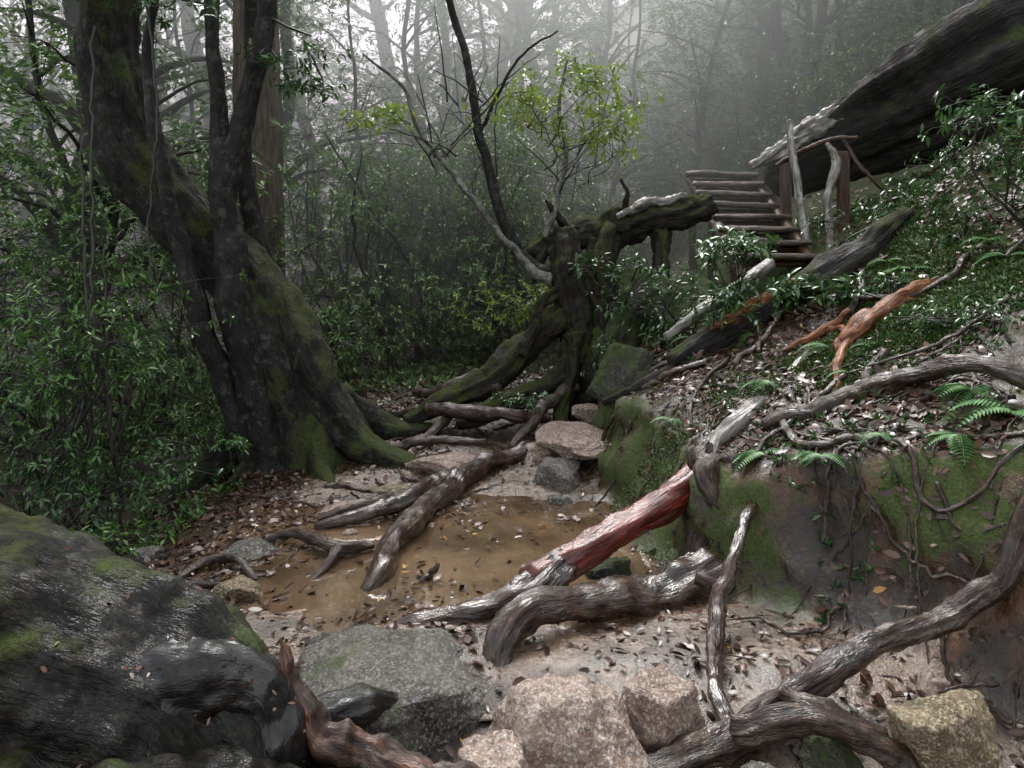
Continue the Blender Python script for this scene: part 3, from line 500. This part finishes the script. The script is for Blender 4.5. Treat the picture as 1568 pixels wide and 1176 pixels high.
# ---------------------------------------------------------------- stairs + posts
T=empty('wooden_stairs',(2.54,7.5,1.2))
for i in range(8):
    y=7.5+.27*i;z=1.55+.142*i;j=rng.normal(0,.018,4)
    b=MB()
    for q in (0,1):
        yy=y+q*.1;V,Fs=tube([(2.10+j[0]+q*.03,yy,z+j[1],.048),(2.35,yy,z+j[2]*.5,.052),(2.72,yy,z-.012,.052),(2.96+j[3],yy+j[0],z-.01,.045)],12,.1,.15,seed=i*3+q+400,wob=.35)
        V[:,2]=z+(V[:,2]-z)*.62+(V[:,0]-2.5)*rng.normal(0,.02);b.add(V,Fs)
    b.obj('tread_%d'%(i+1),[m_plank],parent=T)
    MB().add(*tube([(2.2,y+.13,z-.07,.035),(2.5,y+.13,z-.075,.035),(2.9,y+.13,z-.08,.035)],8,.08,.1,seed=i+440)).obj('riser_%d'%(i+1),[m_brpost],parent=T)
for n,x in (('stringer_left',2.17),('stringer_right',2.9)):
    MB().add(*tube([(x,7.35,1.35,.06),(x,8.4,1.93,.065),(x,9.55,2.52,.055)],12,.1,.15,seed=int(x*10))).obj(n,[m_brpost],parent=T)
b=MB()
for x,y in ((2.17,7.6),(2.17,8.5),(2.9,7.6),(2.9,8.5),(2.17,9.4),(2.9,9.4)):
    zt=1.38+(y-7.5)*.53;b.add(*tube([(x,y,float(terr(x,y))-.2,.05),(x,y,zt,.045)],8,.1,.1))
b.obj('supports',[m_brpost],parent=T)
T=empty('wooden_railing',(3.0,7.9,1.6))
MB().add(*tube([(2.80,7.9,2.92,.032),(2.83,7.9,2.6,.038),(2.87,7.85,2.2,.04),(2.96,7.8,1.5,.046)],14,.1,.12,wob=.4,seed=501)).obj('peeled_post',[m_post],parent=T)
MB().add(*tube([(3.1,7.7,2.66,.022),(3.17,7.7,2.54,.04),(3.18,7.7,2.4,.045),(3.1,7.7,2.1,.038),(3.12,7.7,1.9,.038),(3.13,7.7,1.45,.044)],14,.15,.15,wob=.5,seed=502)).obj('forked_post',[m_post],parent=T)
b=MB()
for x,y,z0,z1 in ((2.95,8.45,1.7,2.56),(3.38,8.0,1.8,2.62)):
    c=[(-.05,-.045),(.05,-.045),(.05,.045),(-.05,.045)];V=[(x+a*k,y+bb*k,z) for z,k in ((z0,1),(z1-.015,1),(z1,.85)) for a,bb in c]
    Fq=[[r*4+q,r*4+(q+1)%4,r*4+4+(q+1)%4,r*4+4+q] for r in (0,1) for q in range(4)]+[[8,9,10,11]];b.add(V,[np.array(Fq)])
b.obj('square_posts',[m_brpost],smooth=False,parent=T)
b=MB();b.add(*tube([(2.7,8.0,2.48,.02),(2.95,7.95,2.62,.024),(3.15,7.75,2.7,.022),(3.4,7.7,2.72,.015)],8,.2,.2,wob=.8,seed=503));b.add(*tube([(3.3,7.8,2.7,.02),(3.45,7.7,2.4,.022),(3.65,7.6,2.15,.02)],8,.2,.2,wob=.8,seed=504))
b.obj('rail_branches',[m_brpost],parent=T)
# ---------------------------------------------------------------- shrubs
def mkshrub(name,parts,mat,L=.085,hi=True,asp=.34,stem=.01,**k):
    base=parts[0][0];T=empty(name,base);lf=MB();wd=MB()
    for bs,c,rad,ns,nc in parts: shrub(lf,wd,bs,c,rad,ns,nc,L,hi=hi,asp=asp,stem=stem,**k)
    lf.obj('leaves',[mat],parent=T);wd.obj('stems',[m_twig],parent=T)
mkshrub('evergreen_shrub',[((-2.75,5,-.3),(-2.95,5.0,1.0),(.95,.6,.5),24,16),((-2.6,4.7,-.3),(-2.5,4.7,.95),(.4,.4,.35),9,13)],m_leaf,.06,droop=.12)
mkshrub('evergreen_shrub',[((-3.4,5.8,-.3),(-3.5,5.8,1.6),(.9,.6,.3),14,15)],m_leaf,.06,droop=.12)
mkshrub('evergreen_shrub',[((-2.5,4.6,-.3),(-2.45,4.6,.25),(.65,.45,.3),14,13),((-3.2,4.9,-.4),(-3.2,4.9,.2),(.6,.5,.3),12,13)],m_leafd,.055,droop=.12)
mkshrub('low_shrub',[((-2.2,4.0,-.3),(-2.15,4.0,-.05),(.35,.35,.15),8,12),((-1.95,5.1,.0),(-1.85,5.1,.32),(.16,.14,.08),3,9),((-2.3,5.9,-.2),(-2.3,5.7,.1),(.5,.4,.3),9,12)],m_leaf,.05)
mkshrub('evergreen_shrub',[((1.7,5.7,.9),(1.55,5.5,1.5),(.3,.3,.24),9,9),((1.5,5.5,.8),(1.45,5.35,1.15),(.28,.25,.2),7,9),((2.0,5.3,1.0),(2.0,5.1,1.28),(.35,.25,.10),7,8)],m_leafd,.085,asp=.32,stem=.007,droop=.15)
mkshrub('evergreen_shrub',[((3.1,4.6,1.6),(2.85,4.5,2.25),(.4,.3,.28),10,9),((3.2,4.6,1.7),(3.1,4.6,1.95),(.4,.3,.2),8,9)],m_leafd,.075,asp=.32,stem=.007)
mkshrub('low_shrub',[((1.0,7.2,1.0),(.9,6.5,1.3),(.4,.25,.3),9,9),((1.3,6.3,.8),(1.25,6.2,1.15),(.4,.25,.35),10,9),((3.3,6.6,1.8),(3.2,6.5,2.0),(.4,.3,.15),8,9)],m_leafd,.065)
mkshrub('low_shrub',[((.1,6.5,.3),(.05,6.2,.45),(.3,.2,.12),6,9),((.75,6.3,.5),(.72,6.1,.75),(.2,.2,.15),5,9)],m_leafd,.045)
mkshrub('low_shrub',[((-.1,8,.7),(-.1,7.9,1.05),(.5,.4,.3),10,12),((.35,7.9,.7),(.25,7.8,1.15),(.3,.3,.25),6,10)],m_leafy,.055)
mkshrub('low_shrub',[((2.2,4.6,1.1),(2.45,4.9,1.35),(.45,.3,.14),10,12),((2.9,5.0,1.5),(3.0,5.0,1.75),(.4,.3,.15),8,10)],m_leafd,.05)
mkshrub('low_shrub',[((3.3,5.6,1.9),(3.3,5.4,2.2),(.6,.4,.12),12,11),((2.7,5.9,1.5),(2.75,5.8,1.8),(.5,.35,.13),10,11),((2.3,3.9,1.1),(2.4,4.0,1.22),(.4,.3,.08),8,10)],m_leafd,.045)
def fern(b,c,n,L,r=rng,ang=None):
    for i in range(n):
        a=r.uniform(0,6.28);el=r.uniform(.3,.9);m=16;t=np.linspace(0.08,1,m)
        d=np.array([math.cos(a),math.sin(a),0]);l=L*r.uniform(.7,1.1)
        P=np.asarray(c)+d*(t*l*.9)[:,None]+np.array([0,0,1.])*((el*t-1.0*t*t)*l*.8)[:,None]
        b.add(*sticks(P[:-1],P[1:],.002,.0015,3));S=np.cross(d,[0,0,1.]);w=l*.28*np.sin(np.clip(t*2.9+.25,0,np.pi))**.8+.004
        for sg in (1,-1):
            D=np.tile(S*sg,(m,1))+d*.35+np.array([0,0,-.15]);b.add(*leaves(P,D,np.tile([0,0,1.],(m,1)),w,l*.065,False,.1,.1))
b=MB()
for c,n,L in [((2.02,3.45,.98),8,.26),((2.05,3.2,.8),8,.25),((1.85,3.25,.75),5,.2),((1.2,3.75,.52),6,.18),((1.38,3.5,.45),5,.16),((3.05,4.2,1.75),6,.35),((2.5,4.9,1.5),5,.3),((1.62,3.45,.6),4,.14),((.95,4.6,.55),4,.15)]:
    fern(b,(c[0],c[1],max(c[2]-.08,float(terr(c[0],c[1]))+.02)),n,L)
for i in range(30):
    x=rng.uniform(1.3,3.6);y=rng.uniform(3.8,7);fern(b,(x,y,float(terr(x,y))+.02),5,rng.uniform(.12,.26))
b.obj('ferns',[m_fern])
def cover(name,n,x0,x1,y0,y1,dens,L,mat,k=5):
    x,y,z=sampler(n,x0,x1,y0,y1,dens);C=np.stack([x,y,z+L*.4*rng.uniform(0,1,len(x))],-1);A=np.tile([0,0,1.],(len(C),1))+rng.normal(0,.3,(len(C),3))
    MB().add(*whorls(C,A,k,L,False,.4,(20,80),.05)).obj(name,[mat])
cl=lambda x,y,t,s=1.3,sd=5: (fbm(np.stack([x*s,y*s,x*0],-1),3,sd)>t)*1.
mossy=lambda x,y:cl(x,y,-.13,1.6)
cover('moss_carpet',40000,1.6,4.8,3.7,7.5,mossy,.024,m_mossl)
cover('moss_tufts',14000,.6,2.6,3.75,7.2,lambda x,y:cl(x,y,.0,2.),.018,m_mossl)
cover('stump_moss',3500,-.8,.8,6.5,7.9,lambda x,y:cl(x,y,0.,2.),.02,m_mossl)
cover('slope_seedlings',1900,1.2,4.2,3.2,7.2,lambda x,y:cl(x,y,-.1,1.8,15),.042,m_leafd,6)
cover('ground_plants',4500,-6,-1.7,3.2,9.5,lambda x,y:cl(x,y,-.1),.05,m_leaf,6)
cover('ground_plants',4500,-7,6,7.6,15,lambda x,y:cl(x,y,.02),.07,m_bgleaf,6)
def litter(name,n,x0,x1,y0,y1,dens,mat,L=(.03,.065),lift=.004):
    x,y,z=sampler(n,x0,x1,y0,y1,dens);m=len(x);a=rng.uniform(0,6.3,m);e=.03
    gx=(terr(x+e,y)-terr(x-e,y))/(2*e);gy=(terr(x,y+e)-terr(x,y-e))/(2*e);N=nrm(np.stack([-gx,-gy,gx*0+1],-1)+rng.normal(0,.34,(m,3)))
    z=np.where((x>-1.6)&(x<.74)&(y>3.05)&(y<5.3),np.maximum(z,WL),z)
    D=np.stack([np.cos(a),np.sin(a),a*0],-1);D=nrm(D-N*(D*N).sum(1,keepdims=True));l=rng.uniform(*L,m)
    MB().add(*leaves(np.stack([x,y,z+lift+rng.uniform(0,.012,m)],-1),D,N,l,l*rng.uniform(.35,.6,m),True,rng.uniform(-.1,.5),rng.uniform(-.25,.4,m))).obj(name,[mat])
litter('leaf_litter',16000,.6,4.4,2.4,7.6,lambda x,y:np.where(x-foot(y)>.35,1,.10)*(1-.9*mossy(x,y)*sst((x-1.4)/.5))*(.15+.85*cl(x,y,-.2,2.2,8)),m_lit,(.025,.07))
litter('leaf_litter',10000,-2.6,.9,3.0,8,lambda x,y:np.clip(.04+sst((-.9-x)/.6)+sst((y-5)/.8)*.8+.35*cl(x,y,.18,2.6,14),0,1)*(.25+.75*cl(x,y,-.1,2.,4)),m_lit)
litter('leaf_litter',8000,-8,5,7,14,lambda x,y:x*0+1,m_lit,(.05,.1))
litter('leaf_litter',700,-1,2.,2.2,3.3,lambda x,y:x*0+1,m_lit)
litter('yellow_leaves',24,-.8,2.1,2.3,5.2,lambda x,y:x*0+1,m_lity,(.03,.055),.015)
x,y,z=sampler(900,-2.3,3.6,2.4,8,lambda x,y:np.where((x-foot(y)>.2)|(x<-.9)|(y>5),1,.2));a=rng.uniform(0,6.3,len(x));l=rng.uniform(.03,.13,len(x));D=np.stack([np.cos(a),np.sin(a)],-1)*l[:,None]
P0=np.stack([x,y,z+.012],-1);P1=np.stack([x+D[:,0],y+D[:,1],terr(x+D[:,0],y+D[:,1])+.014],-1)
MB().add(*sticks(P0,P1,.004,.0025,5)).obj('fallen_twigs',[m_root])
# ---------------------------------------------------------------- forest behind (instanced variants)
FT=empty('distant_forest',(0,15,0))
def tree_mesh(seed,h,r0,ncl,L,lean):
    r=np.random.default_rng(seed);b=MB();pts=[];x=y=0.;dx,dy=r.normal(0,lean,2)
    for j in range(8):
        t=j/7;pts.append((x,y,h*t-.3,r0*(1.25 if j==0 else 1)*(1-.8*t)+.008));x+=dx+r.normal(0,.14)*h/8;y+=dy+r.normal(0,.14)*h/8
    P=np.array(pts);b.add(*tube(pts,10,.1,.15,step=.25,seed=seed,wob=.3),0);C=[];A=[];P0=[]
    for i in range(16):
        t=r.uniform(.2,1.);k=t*7;i0=min(int(k),6);o=P[i0]+(P[i0+1]-P[i0])*(k-i0);a=r.uniform(0,6.3);l=h*r.uniform(.12,.25)
        d=np.array([math.cos(a),math.sin(a),r.uniform(.1,.8)]);e=o[:3]+d*l;mid=o[:3]+d*l*.5+np.array([0,0,.12*l])
        b.add(*tube([(*o[:3],o[3]*.5+.004),(*mid,o[3]*.3+.003),(*e,.006)],6,0,0,step=.2,seed=i,wob=2.5),0)
        if i%5==0: continue
        for s in range(3):
            ce=e*(1-s*.25)+mid*(s*.25)+r.normal(0,.25,3);m=int(ncl*r.uniform(.4,1.4));q=r.normal(size=(m,3))*np.array([.42,.42,.12])*h/7
            C.append(ce+q);A.append(q*.4+[0,0,.3]);P0.append(np.repeat(e[None],m,0))
    C=np.vstack(C);A=np.vstack(A);P0=np.vstack(P0);b.add(*sticks(P0[::4],C[::4],.005,.002,3),0);b.add(*whorls(C,A,5,L,False,.42,r=r,tilt=(60,95),droop=.15),1)
    o=b.obj('forest_tree_shape',[m_bg,m_bgleaf],loc=(0,0,0),bco=False);me=o.data;bpy.data.objects.remove(o);return me
TM=[tree_mesh(600+i,h,r0,nc,L,ln) for i,(h,r0,nc,L,ln) in enumerate([(7,.08,24,.11,.12),(8.5,.12,26,.12,.05),(6,.055,22,.10,.2),(10,.22,24,.13,.03),(5,.04,22,.09,.25)])]
def shrub_mesh(seed,w,h,ns,nc,L):
    r=np.random.default_rng(seed);lf=MB();wd=MB();shrub(lf,wd,(0,0,-.1),(0,0,h*.6),(w,w,h*.45),ns,nc,L,k=5,hi=False,r=r,stem=.013,droop=.12)
    b=MB();b.V=wd.V+lf.V;b.C=wd.C+lf.C;b.F=wd.F+[f+wd.n for f in lf.F];b.M=wd.M+[m+1 for m in lf.M];b.n=wd.n+lf.n
    o=b.obj('undergrowth_shape',[m_twig,m_bgleaf],loc=(0,0,0),bco=False);me=o.data;bpy.data.objects.remove(o);return me
SM=[shrub_mesh(700+i,w,h,ns,nc,L) for i,(w,h,ns,nc,L) in enumerate([(.8,1.3,16,20,.075),(1.0,2.2,20,18,.08),(.6,.9,14,18,.07),(.9,3.0,20,16,.08)])]
def inst(me,name,x,y,s,par,z=None):
    o=bpy.data.objects.new(name,me);bpy.context.collection.objects.link(o);o.parent=par;bb=par['base']
    z=float(terr(x,y)) if z is None else z
    o.location=(x-bb[0],y-bb[1],z-bb[2]);o.rotation_euler=(0,0,rng.uniform(0,6.28));o.scale=(s,s,s*rng.uniform(.85,1.15))
for i in range(66):
    y=10+20*rng.uniform();x=rng.uniform(-1,1)*(3.5+y*.66)
    if y<13 and -2.2<x<1.6: continue
    if abs(x/y+.04)<.15 and y<17 : continue
    if 1.5<x<5 and y<12: continue
    inst(TM[int(rng.integers(5))],'forest_tree',x,y,rng.uniform(.7,1.1),FT)
for x,y,k,s in [(-4.6,8.6,2,1.),(-5.6,10.5,3,1.),(-6.3,9.2,1,1.),(-5.0,8.9,3,.9),(-3.6,11.5,1,1.),(-4.3,7.6,0,.9),(-1.9,11.5,2,.8),(1.6,13,2,1.),(3.2,13.5,2,1.1),(5,14,1,1.),(6.2,12,0,1.),(7.5,13,3,.9),(-1.,17.5,1,1.15),(.6,18.5,3,1.),(-2.4,17,0,1.2),(1.6,17,1,1.),(-.4,21,3,1.2),(-3,21,3,1.2),(2.2,22,3,1.2),(.1,15,2,1.1),(-1.6,14,2,1.1)]: inst(TM[k],'forest_tree',x,y,s,FT)
UG=empty('undergrowth',(0,10,0))
for i in range(120):
    y=8.3+17*rng.uniform()**1.1;x=rng.uniform(-1,1)*(2.5+y*.66)
    if y<10.5 and (x>.7): continue
    if 1.6<x<3.4 and y<12: continue
    inst(SM[int(rng.integers(4))],'undergrowth_shrub',x,y,rng.uniform(.6,1.15),UG)
for x,y,k,s in [(-1.6,8.2,0,.9),(-.9,9,2,1.),(-2.4,8.4,1,.8),(-3.6,7.5,0,1.),(-4.4,6.8,1,1.),(-3.0,6.7,2,1.),(-4.8,7.8,1,1.),(-2.1,7.5,2,1.),(-3.9,9.5,3,1.),(1.4,10.2,0,.8),(.2,10.5,1,.9),(-.9,11,3,.9),(4.6,10.5,1,1.),(3.9,11.5,0,1.),(2.4,11.8,2,1.),(5.5,12,1,1.),(4.5,12.8,3,.8),(6.8,12.5,1,1.)]: inst(SM[k],'undergrowth_shrub',x,y,s,UG)
# ---------------------------------------------------------------- mist bank (real scattering volume)
fm=bpy.data.materials.new('mist_air');fm.use_nodes=True;t=fm.node_tree;t.nodes.clear();o=t.nodes.new('ShaderNodeOutputMaterial');v=t.nodes.new('ShaderNodeVolumeScatter')
v.inputs['Color'].default_value=(.91,.99,.945,1);v.inputs['Density'].default_value=.08;v.inputs['Anisotropy'].default_value=.58;t.links.new(v.outputs[0],o.inputs['Volume'])
x0,x1,y0,y1,z0,z1=-40,40,7.9,45,-3,8.8
V=[(x,y,z) for z in (z0,z1) for x,y in ((x0,y0),(x1,y0),(x1,y1),(x0,y1))]
MB().add(V,[np.array([[3,2,1,0],[4,5,6,7],[0,1,5,4],[1,2,6,5],[2,3,7,6],[3,0,4,7]])]).obj('mist',[fm],smooth=False)
# ---------------------------------------------------------------- light, sky, camera
W=bpy.data.worlds.new('World');bpy.context.scene.world=W;W.use_nodes=True;t=W.node_tree;bg=t.nodes['Background']
sk=t.nodes.new('ShaderNodeTexSky');sk.sky_type='NISHITA';sk.sun_disc=False;sk.sun_elevation=math.radians(55);sk.sun_rotation=math.radians(-8);sk.dust_density=2;sk.air_density=1.2
hs=t.nodes.new('ShaderNodeHueSaturation');hs.inputs['Saturation'].default_value=.15;hs.inputs['Value'].default_value=2.35;t.links.new(sk.outputs[0],hs.inputs['Color']);t.links.new(hs.outputs[0],bg.inputs[0]);bg.inputs[1].default_value=.15
L=bpy.data.lights.new('overcast_sun','SUN');L.energy=4.2;L.angle=math.radians(30);L.color=(1,.985,.95)
lo=bpy.data.objects.new('overcast_sun',L);bpy.context.collection.objects.link(lo)
e=math.radians(55);az=math.radians(-8);lo.rotation_euler=Vector((math.sin(az)*math.cos(e),math.cos(az)*math.cos(e),math.sin(e))).to_track_quat('Z','Y').to_euler();lo.location=(0,10,20)
sc=bpy.context.scene;sc.view_settings.view_transform='Standard';sc.view_settings.look='None';sc.view_settings.exposure=0
cam=bpy.data.cameras.new('camera');cam.lens=27.55;cam.sensor_width=36;cam.shift_y=-.12;cam.clip_end=300;cam.clip_start=.05
co=bpy.data.objects.new('camera',cam);bpy.context.collection.objects.link(co);co.location=(0,0,1.5);co.rotation_euler=(math.radians(90),0,0);sc.camera=co
